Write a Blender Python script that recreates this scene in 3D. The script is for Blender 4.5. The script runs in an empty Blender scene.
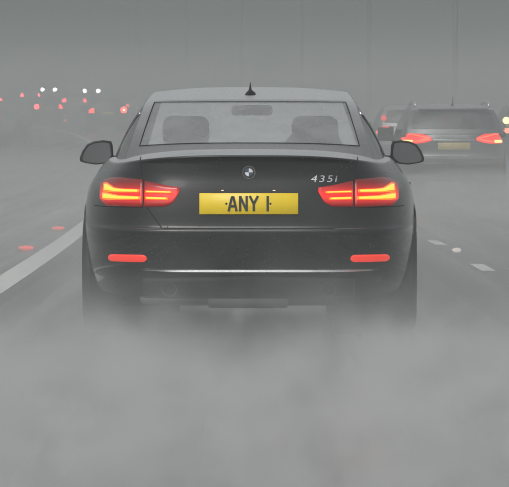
import bpy, bmesh, math, random
from mathutils import Vector, Matrix
from mathutils.bvhtree import BVHTree

R = math.radians
random.seed(7)
scene = bpy.context.scene
col = scene.collection

# ------------------------------------------------------------------ camera
CAM_H = 1.10                       # eye height inside the following car
F_PX = 4580.0                      # focal length in pixels of the 509 px wide photograph
VPX, VPY = 248.0, 130.0            # where the straight road would vanish
cam_d = bpy.data.cameras.new('camera')
cam_d.sensor_width = 36.0
cam_d.sensor_fit = 'HORIZONTAL'
cam_d.lens = 36.0 * F_PX / 509.0
cam_d.clip_start = 0.5
cam_d.clip_end = 5000
cam = bpy.data.objects.new('camera', cam_d)
col.objects.link(cam)
cam.location = (0, 0, CAM_H)
cam.rotation_euler = (math.pi / 2 - math.atan((243.5 - VPY) / F_PX), 0, -math.atan((254.5 - VPX) / F_PX))
scene.camera = cam

# ------------------------------------------------------------------ world, sun, exposure
SUN_EL, SUN_AZ = R(48), R(200)
world = bpy.data.worlds.new('World')
scene.world = world
world.use_nodes = True
wn, wl = world.node_tree.nodes, world.node_tree.links
wn.clear()
wo = wn.new('ShaderNodeOutputWorld')
bg = wn.new('ShaderNodeBackground')
sky = wn.new('ShaderNodeTexSky')
sky.sky_type = 'NISHITA'
sky.sun_disc = False
sky.sun_elevation = SUN_EL
sky.sun_rotation = SUN_AZ
sky.dust_density = 6.0
sky.air_density = 1.0
hs = wn.new('ShaderNodeHueSaturation')
hs.inputs['Saturation'].default_value = 0.16        # an overcast sky is nearly colourless
wl.new(sky.outputs[0], hs.inputs['Color'])
wl.new(hs.outputs[0], bg.inputs['Color'])
bg.inputs['Strength'].default_value = 0.14
wl.new(bg.outputs[0], wo.inputs['Surface'])

sun_d = bpy.data.lights.new('sun', 'SUN')
sun_d.energy = 0.7
sun_d.angle = R(40)
sun_d.color = (1.0, 0.98, 0.95)
sun = bpy.data.objects.new('sun', sun_d)
col.objects.link(sun)
sun.rotation_euler = (math.pi / 2 - SUN_EL, 0, math.pi - SUN_AZ)

scene.view_settings.view_transform = 'Standard'
scene.view_settings.look = 'None'
scene.view_settings.gamma = 1.0
scene.view_settings.exposure = 0.0
scene.render.engine = 'CYCLES'
cy = scene.cycles
cy.max_bounces = 6
cy.volume_bounces = 2
cy.diffuse_bounces = 2
cy.glossy_bounces = 3
cy.transparent_max_bounces = 12
cy.sample_clamp_indirect = 4.0
cy.use_denoising = True
cy.denoiser = 'OPENIMAGEDENOISE'
cy.volume_step_rate = 3.0
cy.use_adaptive_sampling = True
cy.adaptive_threshold = 0.10
cy.adaptive_min_samples = 16

# ------------------------------------------------------------------ helpers
def tag(o, label=None, cat=None, group=None, kind=None):
    if label: o['label'] = label
    if cat: o['category'] = cat
    if group: o['group'] = group
    if kind: o['kind'] = kind
    return o

def empty(name, loc=(0, 0, 0), rz=0.0):
    o = bpy.data.objects.new(name, None)
    o.empty_display_size = 0.3
    col.objects.link(o)
    o.location = loc
    o.rotation_euler = (0, 0, rz)
    return o

def mk(name, verts, faces, mat, parent=None, smooth=True):
    me = bpy.data.meshes.new(name)
    me.from_pydata([tuple(v) for v in verts], [], faces)
    me.update()
    if smooth:
        me.polygons.foreach_set('use_smooth', [True] * len(me.polygons))
    if mat: me.materials.append(mat)
    o = bpy.data.objects.new(name, me)
    col.objects.link(o)
    if parent: o.parent = parent
    return o

def from_bm(name, bm, mat, parent=None, smooth=False):
    bmesh.ops.recalc_face_normals(bm, faces=bm.faces[:])
    me = bpy.data.meshes.new(name)
    bm.to_mesh(me); bm.free()
    if smooth: me.polygons.foreach_set('use_smooth', [True] * len(me.polygons))
    if mat: me.materials.append(mat)
    o = bpy.data.objects.new(name, me)
    col.objects.link(o)
    if parent: o.parent = parent
    return o

def add_box(bm, x0, x1, y0, y1, z0, z1, bevel=0.0, seg=2, mat=None):
    r = bmesh.ops.create_cube(bm, size=1.0)
    vs = r['verts']
    for v in vs:
        v.co = Vector((x0 + (v.co.x + .5) * (x1 - x0), y0 + (v.co.y + .5) * (y1 - y0), z0 + (v.co.z + .5) * (z1 - z0)))
    if bevel > 0:
        es = list({e for v in vs for e in v.link_edges})
        r2 = bmesh.ops.bevel(bm, geom=es, offset=bevel, segments=seg, affect='EDGES', profile=0.5)
        vs = list({v for f in r2['faces'] for v in f.verts} | {v for v in vs if v.is_valid})
    if mat is not None:
        bmesh.ops.transform(bm, matrix=mat, verts=vs)
    return vs

def box(name, x0, x1, y0, y1, z0, z1, mat, parent=None, bevel=0.0, seg=2, m=None):
    bm = bmesh.new()
    add_box(bm, x0, x1, y0, y1, z0, z1, bevel, seg, m)
    return from_bm(name, bm, mat, parent, bevel > 0)

def lathe_y(prof, n=40, cx=0, cy_=0, cz=0):
    """prof: list of (radius, y) revolved about the y axis"""
    vs, fs = [], []
    for r, y in prof:
        for i in range(n):
            a = 2 * math.pi * i / n
            vs.append((cx + r * math.cos(a), cy_ + y, cz + r * math.sin(a)))
    for j in range(len(prof) - 1):
        for i in range(n):
            k = (i + 1) % n
            fs.append((j * n + i, j * n + k, (j + 1) * n + k, (j + 1) * n + i))
    return vs, fs

def lathe_x(prof, n=40, cx=0, cy_=0, cz=0):
    v, f = lathe_y(prof, n)
    return [(cx + b, cy_ + a, cz + c) for a, b, c in v], f

def tube(pts, rad, n=8):
    vs, fs = [], []
    for i, p in enumerate(pts):
        p = Vector(p)
        d = Vector(pts[min(i + 1, len(pts) - 1)]) - Vector(pts[max(i - 1, 0)])
        d.normalize()
        a = d.orthogonal().normalized() if abs(d.z) > .9 else Vector((0, 0, 1)).cross(d).normalized()
        b = d.cross(a)
        r = rad[i] if isinstance(rad, (list, tuple)) else rad
        for k in range(n):
            t = 2 * math.pi * k / n
            vs.append(p + a * r * math.cos(t) + b * r * math.sin(t))
    for i in range(len(pts) - 1):
        for k in range(n):
            j = (k + 1) % n
            fs.append((i * n + k, i * n + j, (i + 1) * n + j, (i + 1) * n + k))
    fs.append(tuple(range(n - 1, -1, -1)))
    fs.append(tuple(range((len(pts) - 1) * n, len(pts) * n)))
    return vs, fs

def lerp(a, b, t): return a + (b - a) * t
def sstep(a, b, x):
    t = min(1.0, max(0.0, (x - a) / (b - a)))
    return t * t * (3 - 2 * t)

def pchip(xs, ys, x):
    n = len(xs)
    if x <= xs[0]: return ys[0]
    if x >= xs[-1]: return ys[-1]
    h = [xs[i + 1] - xs[i] for i in range(n - 1)]
    d = [(ys[i + 1] - ys[i]) / h[i] for i in range(n - 1)]
    m = [d[0]] + [0 if d[i - 1] * d[i] <= 0 else 2 * d[i - 1] * d[i] / (d[i - 1] + d[i]) for i in range(1, n - 1)] + [d[-1]]
    for i in range(n - 1):
        if x <= xs[i + 1]:
            t = (x - xs[i]) / h[i]
            return ((2 * t**3 - 3 * t**2 + 1) * ys[i] + (t**3 - 2 * t**2 + t) * h[i] * m[i]
                    + (-2 * t**3 + 3 * t**2) * ys[i + 1] + (t**3 - t**2) * h[i] * m[i + 1])

def vcurve(keys, s):
    """keys: list of (s, (x,y,z))"""
    ss = [k[0] for k in keys]
    return Vector([pchip(ss, [k[1][a] for k in keys], s) for a in range(3)])

def copy_tree(o, parent=None):
    c = o.copy()
    col.objects.link(c)
    c.parent = parent
    for ch in list(o.children):
        copy_tree(ch, c)
    return c

# ------------------------------------------------------------------ materials
def new_mat(name):
    m = bpy.data.materials.new(name)
    m.use_nodes = True
    return m, m.node_tree.nodes, m.node_tree.links, m.node_tree.nodes['Principled BSDF']

def pbr(name, c, rough=.5, metal=0., coat=0., emit=None, es=0., noise=0.0, nscale=6.0, bump=0.0, bscale=60.0, rvar=0.0, spec=.5):
    m, n, l, b = new_mat(name)
    b.inputs['Base Color'].default_value = (*c, 1)
    b.inputs['Roughness'].default_value = rough
    b.inputs['Metallic'].default_value = metal
    b.inputs['Coat Weight'].default_value = coat
    b.inputs['Coat Roughness'].default_value = .04
    if coat >= 1: b.inputs['Coat IOR'].default_value = 1.42
    b.inputs['Specular IOR Level'].default_value = spec
    if emit:
        b.inputs['Emission Color'].default_value = (*emit, 1)
        b.inputs['Emission Strength'].default_value = es
    tc = n.new('ShaderNodeTexCoord')
    if noise > 0 or rvar > 0:
        t = n.new('ShaderNodeTexNoise')
        t.inputs['Scale'].default_value = nscale
        t.inputs['Detail'].default_value = 5
        l.new(tc.outputs['Object'], t.inputs['Vector'])
        if noise > 0:
            mr = n.new('ShaderNodeMapRange')
            mr.inputs['To Min'].default_value = 1 - noise
            mr.inputs['To Max'].default_value = 1 + noise
            l.new(t.outputs['Fac'], mr.inputs['Value'])
            mx = n.new('ShaderNodeVectorMath'); mx.operation = 'SCALE'
            mx.inputs[0].default_value = c
            l.new(mr.outputs[0], mx.inputs['Scale'])
            l.new(mx.outputs[0], b.inputs['Base Color'])
        if rvar > 0:
            mr = n.new('ShaderNodeMapRange')
            mr.inputs['To Min'].default_value = max(0.02, rough - rvar)
            mr.inputs['To Max'].default_value = rough + rvar
            l.new(t.outputs['Fac'], mr.inputs['Value'])
            l.new(mr.outputs[0], b.inputs['Roughness'])
    if bump > 0:
        t2 = n.new('ShaderNodeTexNoise')
        t2.inputs['Scale'].default_value = bscale
        t2.inputs['Detail'].default_value = 3
        l.new(tc.outputs['Object'], t2.inputs['Vector'])
        bp = n.new('ShaderNodeBump')
        bp.inputs['Strength'].default_value = bump
        bp.inputs['Distance'].default_value = .01
        l.new(t2.outputs['Fac'], bp.inputs['Height'])
        l.new(bp.outputs[0], b.inputs['Normal'])
    return m

def glass_mat(name, tint, film=.12, gloss_rough=.05):
    """thin wet car glass: tinted see-through sheet, mirror reflection, a film of rain water"""
    m = bpy.data.materials.new(name); m.use_nodes = True
    n, l = m.node_tree.nodes, m.node_tree.links
    n.clear()
    out = n.new('ShaderNodeOutputMaterial')
    tr = n.new('ShaderNodeBsdfTransparent'); tr.inputs[0].default_value = (*tint, 1)
    gl = n.new('ShaderNodeBsdfGlossy'); gl.inputs['Roughness'].default_value = gloss_rough
    df = n.new('ShaderNodeBsdfDiffuse'); df.inputs[0].default_value = (.55, .57, .58, 1)
    fr = n.new('ShaderNodeFresnel')
    gm = n.new('ShaderNodeNewGeometry'); bi = n.new('ShaderNodeMapRange')      # a thin sheet reflects alike from both sides
    bi.inputs['To Min'].default_value = 1.45; bi.inputs['To Max'].default_value = 1 / 1.45
    l.new(gm.outputs['Backfacing'], bi.inputs['Value']); l.new(bi.outputs[0], fr.inputs['IOR'])
    tc = n.new('ShaderNodeTexCoord')
    ns = n.new('ShaderNodeTexNoise'); ns.inputs['Scale'].default_value = 5; ns.inputs['Detail'].default_value = 6
    l.new(tc.outputs['Object'], ns.inputs['Vector'])
    mr = n.new('ShaderNodeMapRange')
    mr.inputs['From Min'].default_value = .3; mr.inputs['From Max'].default_value = .7
    mr.inputs['To Min'].default_value = film * .85; mr.inputs['To Max'].default_value = film * 1.15
    l.new(ns.outputs['Fac'], mr.inputs['Value'])
    n2 = n.new('ShaderNodeTexNoise'); n2.inputs['Scale'].default_value = 70; n2.inputs['Detail'].default_value = 2
    l.new(tc.outputs['Object'], n2.inputs['Vector'])
    bp = n.new('ShaderNodeBump'); bp.inputs['Strength'].default_value = .25; bp.inputs['Distance'].default_value = .004
    l.new(n2.outputs['Fac'], bp.inputs['Height'])
    l.new(bp.outputs[0], gl.inputs['Normal'])
    m1 = n.new('ShaderNodeMixShader'); m2 = n.new('ShaderNodeMixShader')
    l.new(mr.outputs[0], m1.inputs[0]); l.new(tr.outputs[0], m1.inputs[1]); l.new(df.outputs[0], m1.inputs[2])
    l.new(fr.outputs[0], m2.inputs[0]); l.new(m1.outputs[0], m2.inputs[1]); l.new(gl.outputs[0], m2.inputs[2])
    l.new(m2.outputs[0], out.inputs['Surface'])
    return m

def glow_mat(name, c, es, rough=.15, sampled=False):
    m = pbr(name, (min(1, c[0]) * .5, min(1, c[1]) * .3, min(1, c[2]) * .3), rough, 0, .5, c, es)
    m.cycles.emission_sampling = 'AUTO' if sampled else 'NONE'      # tiny lamps and painted glows need not be sampled as light sources
    return m

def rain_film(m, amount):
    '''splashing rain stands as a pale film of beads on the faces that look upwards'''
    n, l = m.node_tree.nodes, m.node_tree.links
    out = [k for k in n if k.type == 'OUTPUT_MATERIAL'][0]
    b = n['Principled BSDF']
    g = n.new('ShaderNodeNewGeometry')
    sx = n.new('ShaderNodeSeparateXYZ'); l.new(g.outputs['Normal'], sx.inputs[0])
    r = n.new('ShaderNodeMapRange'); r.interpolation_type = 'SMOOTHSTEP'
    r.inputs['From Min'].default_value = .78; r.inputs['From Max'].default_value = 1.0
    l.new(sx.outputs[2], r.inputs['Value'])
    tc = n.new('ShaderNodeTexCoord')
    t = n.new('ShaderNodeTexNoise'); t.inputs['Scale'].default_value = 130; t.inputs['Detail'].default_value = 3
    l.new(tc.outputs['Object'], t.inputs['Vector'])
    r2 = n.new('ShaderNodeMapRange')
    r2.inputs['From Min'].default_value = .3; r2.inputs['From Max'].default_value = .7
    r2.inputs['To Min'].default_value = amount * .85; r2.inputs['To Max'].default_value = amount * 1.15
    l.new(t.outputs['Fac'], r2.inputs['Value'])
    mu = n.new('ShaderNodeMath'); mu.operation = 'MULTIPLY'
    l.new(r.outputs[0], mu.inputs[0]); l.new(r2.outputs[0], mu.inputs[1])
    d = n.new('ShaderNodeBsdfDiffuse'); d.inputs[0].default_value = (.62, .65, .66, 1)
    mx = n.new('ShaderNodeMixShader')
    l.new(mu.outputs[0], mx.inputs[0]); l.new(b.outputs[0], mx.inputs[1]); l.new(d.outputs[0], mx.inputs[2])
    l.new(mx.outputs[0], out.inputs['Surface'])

M = {}
M['black_paint'] = pbr('black_paint', (.005, .005, .0055), .20, 0, 1.0, spec=.2, bump=.05, bscale=160, rvar=.08, nscale=9)
M['grey_paint'] = pbr('grey_paint', (.11, .113, .118), .3, .35, .8, bump=.04, bscale=150, rvar=.08)
M['pale_paint'] = pbr('pale_paint', (.30, .29, .29), .3, .2, .8, rvar=.08)
M['dark_paint'] = pbr('dark_paint', (.03, .032, .036), .3, .1, .8, rvar=.08)
M['red_paint'] = pbr('red_paint', (.16, .02, .02), .3, .1, .8, rvar=.08)
M['white_paint'] = pbr('white_paint', (.65, .65, .63), .35, 0, .5, noise=.08, rvar=.08)
def wet_paint(m):
    '''beads of water on the paint and a film of road dirt that thins out upwards'''
    n, l = m.node_tree.nodes, m.node_tree.links
    b = n['Principled BSDF']
    tc = n.new('ShaderNodeTexCoord')
    v = n.new('ShaderNodeTexVoronoi'); v.inputs['Scale'].default_value = 120
    l.new(tc.outputs['Object'], v.inputs['Vector'])
    r = n.new('ShaderNodeMapRange'); r.interpolation_type = 'SMOOTHSTEP'
    for nm, q in zip(('From Min', 'From Max', 'To Min', 'To Max'), (.10, .34, 1., 0.)): r.inputs[nm].default_value = q
    l.new(v.outputs['Distance'], r.inputs['Value'])
    bp = n.new('ShaderNodeBump'); bp.inputs['Strength'].default_value = .18; bp.inputs['Distance'].default_value = .002
    l.new(r.outputs[0], bp.inputs['Height'])
    l.new(bp.outputs[0], b.inputs['Coat Normal'])
    sx = n.new('ShaderNodeSeparateXYZ'); l.new(tc.outputs['Object'], sx.inputs[0])
    t = n.new('ShaderNodeTexNoise'); t.inputs['Scale'].default_value = 4; t.inputs['Detail'].default_value = 7; t.inputs['Roughness'].default_value = .7
    mp = n.new('ShaderNodeMapping'); mp.inputs['Scale'].default_value = (2.2, 1, .7)
    l.new(tc.outputs['Object'], mp.inputs[0]); l.new(mp.outputs[0], t.inputs['Vector'])
    g = n.new('ShaderNodeMapRange')
    for nm, q in zip(('From Min', 'From Max', 'To Min', 'To Max'), (.25, .75, .9, .1)): g.inputs[nm].default_value = q
    l.new(sx.outputs[2], g.inputs['Value'])
    mu = n.new('ShaderNodeMath'); mu.operation = 'MULTIPLY'
    l.new(g.outputs[0], mu.inputs[0]); l.new(t.outputs['Fac'], mu.inputs[1])
    mx = n.new('ShaderNodeMixRGB')
    mx.inputs[1].default_value = (.006, .006, .0065, 1); mx.inputs[2].default_value = (.015, .0145, .014, 1)
    l.new(mu.outputs[0], mx.inputs[0]); l.new(mx.outputs[0], b.inputs['Base Color'])
wet_paint(M['black_paint'])
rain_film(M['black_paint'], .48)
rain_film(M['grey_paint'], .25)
M['plastic'] = pbr('black_plastic', (.022, .022, .023), .5, noise=.25, nscale=20, rvar=.1)
M['gap'] = pbr('seam_dark', (.004, .004, .004), .8, noise=.1)
M['rubber'] = pbr('rubber', (.018, .018, .018), .55, noise=.25, nscale=30, bump=.2, bscale=90)
M['alloy'] = pbr('alloy', (.35, .35, .36), .3, .9, noise=.1)
M['chrome'] = pbr('chrome', (.72, .73, .74), .12, 1.0, rvar=.08, nscale=14)
M['trim'] = pbr('satin_trim', (.75, .76, .77), .28, .85, rvar=.1, nscale=14)
M['cloth'] = pbr('seat_cloth', (.035, .035, .038), .85, noise=.25, nscale=30)
M['interior'] = pbr('interior_plastic', (.02, .02, .022), .7, noise=.2)
M['glass_rear'] = glass_mat('wet_rear_glass', (.97, .985, .99), .42)
M['glass_side'] = glass_mat('wet_side_glass', (.50, .53, .54), .05)
M['glass_dark'] = glass_mat('privacy_glass', (.12, .13, .14), .10)
M['glass_front'] = glass_mat('windscreen_glass', (.93, .96, .96), .02)
M['mirror'] = pbr('mirror_glass', (.30, .31, .32), .22, 1.0, rvar=.08)
M['lens'] = glow_mat('tail_lens_red', (1.0, .035, .03), .26, .1)
M['led'] = glow_mat('led_bar', (1.0, .085, .006), 3.4, .15, False)
M['led_core'] = glow_mat('led_core', (1.0, .20, .020), 5.0)
_n, _l = M['lens'].node_tree.nodes, M['lens'].node_tree.links
_b = _n['Principled BSDF']
_tc = _n.new('ShaderNodeTexCoord'); _sx = _n.new('ShaderNodeSeparateXYZ'); _l.new(_tc.outputs['Object'], _sx.inputs[0])
def _m(op, a, b):
    k = _n.new('ShaderNodeMath'); k.operation = op
    for i, q in enumerate((a, b)):
        if isinstance(q, (int, float)): k.inputs[i].default_value = q
        else: _l.new(q, k.inputs[i])
    return k.outputs[0]
_q = _m('DIVIDE', _m('SUBTRACT', _sx.outputs[2], .757), .042)
_e = _m('POWER', 2.718, _m('MULTIPLY', _m('MULTIPLY', _q, _q), -1.0))
_l.new(_m('ADD', _m('MULTIPLY', _e, 1.0), .03), _b.inputs['Emission Strength'])
_b.inputs['Emission Color'].default_value = (1.0, .016, .010, 1)
_b.inputs['Base Color'].default_value = (.16, .006, .006, 1)
M['reflector_glow'] = glow_mat('bumper_reflector_glow', (1.0, .045, .020), .85, .2)  # unlit bumper reflectors: returned headlight painted in as emission
M['lens_dim'] = glow_mat('tail_lens_dim', (1.0, .02, .012), 2.3)
M['suv_led'] = glow_mat('suv_led', (1.0, .08, .03), 4.0)
M['suv_core'] = glow_mat('suv_core', (1.0, .42, .12), 6.0)
M['plate_lamp'] = glow_mat('plate_lamp', (1.0, .95, .8), .8)
def far_lamp(name, c, es): return glow_mat(name, c, es)

# wet tarmac
def road_mat():
    m, n, l, b = new_mat('wet_tarmac')
    tc = n.new('ShaderNodeTexCoord')
    def noise(scale, detail, sx=1, sy=1):
        mp = n.new('ShaderNodeMapping'); mp.inputs['Scale'].default_value = (sx, sy, 1)
        t = n.new('ShaderNodeTexNoise'); t.inputs['Scale'].default_value = scale; t.inputs['Detail'].default_value = detail
        l.new(tc.outputs['Object'], mp.inputs['Vector']); l.new(mp.outputs[0], t.inputs['Vector'])
        return t
    a = noise(30, 6)
    r = n.new('ShaderNodeValToRGB')
    r.color_ramp.elements[0].position = .3; r.color_ramp.elements[0].color = (.036, .037, .039, 1)
    r.color_ramp.elements[1].position = .75; r.color_ramp.elements[1].color = (.056, .057, .058, 1)
    l.new(a.outputs['Fac'], r.inputs['Fac']); l.new(r.outputs[0], b.inputs['Base Color'])
    w = noise(1.0, 3, 2.2, .02)                     # films of standing water drawn out along the wheel tracks
    mr = n.new('ShaderNodeMapRange')
    mr.inputs['From Min'].default_value = .35; mr.inputs['From Max'].default_value = .65
    mr.inputs['To Min'].default_value = .10; mr.inputs['To Max'].default_value = .42
    l.new(w.outputs['Fac'], mr.inputs['Value']); l.new(mr.outputs[0], b.inputs['Roughness'])
    g = noise(110, 3)
    bp = n.new('ShaderNodeBump'); bp.inputs['Strength'].default_value = .06; bp.inputs['Distance'].default_value = .003
    l.new(g.outputs['Fac'], bp.inputs['Height']); l.new(bp.outputs[0], b.inputs['Normal'])
    b.inputs['Specular IOR Level'].default_value = .5
    return m
M['road'] = road_mat()
M['verge'] = pbr('verge_soil_grass', (.045, .055, .03), .9, noise=.45, nscale=.8, bump=.6, bscale=9)
M['grass'] = pbr('grass_blades', (.06, .075, .03), .8, noise=.4, nscale=2)
M['leaf'] = pbr('shrub_leaf', (.045, .06, .03), .7, noise=.4, nscale=5)
M['bark'] = pbr('bark', (.08, .06, .045), .9, noise=.3)
M['line'] = pbr('road_paint_white', (.72, .72, .70), .45, noise=.18, nscale=7, rvar=.15, bump=.2, bscale=80)
_n, _l = M['line'].node_tree.nodes, M['line'].node_tree.links
_tc = _n.new('ShaderNodeTexCoord'); _t = _n.new('ShaderNodeTexNoise')
_t.inputs['Scale'].default_value = 5; _t.inputs['Detail'].default_value = 8; _t.inputs['Roughness'].default_value = .7
_l.new(_tc.outputs['Object'], _t.inputs['Vector'])
_r = _n.new('ShaderNodeValToRGB')
_r.color_ramp.elements[0].position = .30; _r.color_ramp.elements[0].color = (.16, .16, .16, 1)
_r.color_ramp.elements[1].position = .48; _r.color_ramp.elements[1].color = (.80, .80, .78, 1)
_l.new(_t.outputs['Fac'], _r.inputs['Fac']); _l.new(_r.outputs[0], _n['Principled BSDF'].inputs['Base Color'])
M['stud_red_glow'] = glow_mat('stud_red_glow', (1.0, .07, .05), 1.1)  # stud holds no lamp: headlight thrown back is put in as emission
M['stud_white_glow'] = glow_mat('stud_white_glow', (1.0, .97, .85), .9)  # likewise a painted glow for headlight returned by the white studs
M['stud_body'] = pbr('stud_body', (.2, .2, .2), .6, noise=.2)
M['concrete'] = pbr('barrier_concrete', (.30, .30, .29), .8, noise=.2, nscale=.6)
M['steel'] = pbr('galvanised_steel', (.13, .135, .14), .7, 0.0, noise=.15, nscale=3)

# ------------------------------------------------------------------ the road's course
RAD2, D0 = 4884.0, 30.0
def curve(d): return -max(0.0, d - D0) ** 2 / RAD2
ZD = [0, 70, 120, 175, 205, 270, 315, 380, 425, 480, 510, 700, 1000]
ZV = [0, 0.0, .20, .68, .98, 1.45, 1.95, 2.7, 3.2, 3.75, 4.05, 6.0, 7.6]
def rise(d): return pchip(ZD, ZV, d)
def gz(o, d):
    bank = .04 * max(0.0, min(o, 30) + 2) * sstep(110, 300, d)
    return rise(d) + bank
def on_road(o, d, lift=0.0): return Vector((o + curve(d), d, gz(o, d) + lift))
def heading(d): return math.atan(2 * max(0.0, d - D0) / RAD2)     # turn to the left (about z)

DS = [-40 + 4 * i for i in range(10)] + [2.0 * i for i in range(50)] + [100 + 5 * i for i in range(60)] + [400 + 12.5 * i for i in range(41)]
def strip(name, offs, d0, d1, mat, lift=0.0, parent=None, step=None, extra=None):
    ds = [d0] + [d for d in DS if d0 < d < d1] + [d1]
    vs, fs = [], []
    for d in ds:
        for o in offs:
            p = on_road(o, d, lift)
            if extra: p.z += extra(o, d)
            vs.append(p)
    k = len(offs)
    for i in range(len(ds) - 1):
        for j in range(k - 1):
            fs.append((i * k + j, i * k + j + 1, (i + 1) * k + j + 1, (i + 1) * k + j))
    return mk(name, vs, fs, mat, parent)

L_EDGE, R_LINE, LANE = -1.76, 1.88, 3.65
def bankside(o, d):
    e = -.06
    if o < -5.4: e += .25 * sstep(-5.4, -14, o) if False else .22 * sstep(5.4, 14, -o)
    return e
ground = strip('ground', [-300, -160, -80, -40, -25, -14, -11, -8.5, -7, -6, -5.4, -4, 0, 6, 11, 13, 20, 26, 28, 40, 80, 160, 300], -40, 900, M['verge'], 0, None, extra=bankside)
tag(ground, kind='structure')
road = strip('road', [-5.15, -3.4, -1.76, 0, 1.88, 3.7, 5.53, 7.4, 9.2, 10.4], -40, 900, M['road'], 0.0)
tag(road, kind='structure')
opp = strip('opposite_carriageway', [12.2, 14, 17, 20.5, 24, 28], -40, 900, M['road'], 0.0)
tag(opp, kind='structure')
strip('edge_line', [L_EDGE - .105, L_EDGE + .105], -20, 700, M['line'], .005, road)
strip('edge_line', [9.2, 9.4], -20, 700, M['line'], .005, road)
strip('edge_line', [12.9, 13.1], -20, 700, M['line'], .005, opp)
for off in (R_LINE, R_LINE + LANE):
    d = 35.6 - 8.1 * 4
    for k in range(34):
        strip('lane_dash', [off - .055, off + .055], d, d + 1.85, M['line'], .005, road)
        d += 8.1

def stud(o, d, mat, label, group, k=1.0):
    p = on_road(o, d)
    root = empty('road_stud', p, heading(d))
    bm = bmesh.new()
    add_box(bm, -.075 * k, .075 * k, -.08, .08, -.01, .036, .014, 2)
    from_bm('casing', bm, M['stud_body'], root, True)
    bm = bmesh.new()
    bmesh.ops.create_icosphere(bm, subdivisions=3, radius=1.0, matrix=Matrix.Translation((0, -.076, .022)) @ Matrix.Diagonal((.072 * k, .022, .021, 1)))
    from_bm('reflector', bm, mat, root, True)
    tag(root, label, 'road stud', group)
stud(-2.0, 42.0, M['stud_red_glow'], 'red road stud left of the solid white line, nearer the camera and further left', 'red studs along the edge line')
stud(-2.0, 50.4, M['stud_red_glow'], 'red road stud by the solid white line, close to the black car', 'red studs along the edge line')
stud(1.90, 41.2, M['stud_white_glow'], 'bright white road stud in the gap between two lane dashes', 'white studs along the lane line', .6)
stud(1.86, 49.3, M['stud_white_glow'], 'small white road stud just right of the black car', 'white studs along the lane line', .5)

# ------------------------------------------------------------------ car building kit
class Body:
    pass

def loft_body(spec, N=44, sub=3):
    """spec: rows (zc, zk, zs, zf, W, yr, yf, n) from the sill upwards -> verts, faces"""
    nrow = len(spec)
    idx = list(range(nrow))
    rows = []
    for i in range((nrow - 1) * sub + 1):
        u = i / sub
        rows.append([pchip(idx, [r[a] for r in spec], u) for a in range(8)])
    angs = [-math.pi / 2 + math.pi * i / N for i in range(N + 1)]
    vs, fs = [], []
    cnt = None
    for zc, zk, zs, zf, W, yr, yf, n in rows:
        ym, hy = (yr + yf) / 2, (yf - yr) / 2
        e = 2.0 / n
        half = []
        x1 = W * abs(math.cos(angs[1])) ** e
        for t in (0, .2, .4, .6, .8):
            x = x1 * t
            half.append((x, ym - hy * (1 - (x / W) ** n) ** (1 / n)))
        for a in angs[1:-1]:
            c, s = abs(math.cos(a)), math.sin(a)
            half.append((W * c ** e, ym + hy * math.copysign(abs(s) ** e, s)))
        for t in (.8, .6, .4, .2, 0):
            x = x1 * t
            half.append((x, ym + hy * (1 - (x / W) ** n) ** (1 / n)))
        pts = half + [(-x, y) for x, y in reversed(half[1:-1])]
        cnt = len(pts)
        for x, y in pts:
            q = min(1, abs(x) / W)
            z = lerp(zc, zk, q ** 3)
            z = lerp(z, zs, sstep(yr + .2, yr + .85, y))
            z = lerp(z, zf, sstep(yf - 1.5, yf, y))
            vs.append(Vector((x, y, z)))
    for r in range(len(rows) - 1):
        for i in range(cnt):
            j = (i + 1) % cnt
            fs.append((r * cnt + i, r * cnt + j, (r + 1) * cnt + j, (r + 1) * cnt + i))
    return vs, fs

def cut_arches(vs, fs, axles, rz, rad):
    keep = []
    for f in fs:
        c = sum((vs[i] for i in f), Vector()) / len(f)
        if abs(c.x) > .45 and any(math.hypot(c.y - a, c.z - rz) < rad for a in axles):
            continue
        keep.append(f)
    return keep

def grid(nu, nv, fn):
    vs = [fn(i / nu, j / nv) for j in range(nv + 1) for i in range(nu + 1)]
    fs = [(j * (nu + 1) + i, j * (nu + 1) + i + 1, (j + 1) * (nu + 1) + i + 1, (j + 1) * (nu + 1) + i)
          for j in range(nv) for i in range(nu)]
    return vs, fs

def split_grid(nu, nv, fn, is_a):
    vs, fs = grid(nu, nv, fn)
    A, B = [], []
    for k, f in enumerate(fs):
        i, j = k % nu, k // nu
        (A if is_a((i + .5) / nu, (j + .5) / nv) else B).append(f)
    return vs, A, B

def compact(vs, fs):
    used = sorted({i for f in fs for i in f})
    m = {o: k for k, o in enumerate(used)}
    return [vs[i] for i in used], [tuple(m[i] for i in f) for f in fs]

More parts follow.
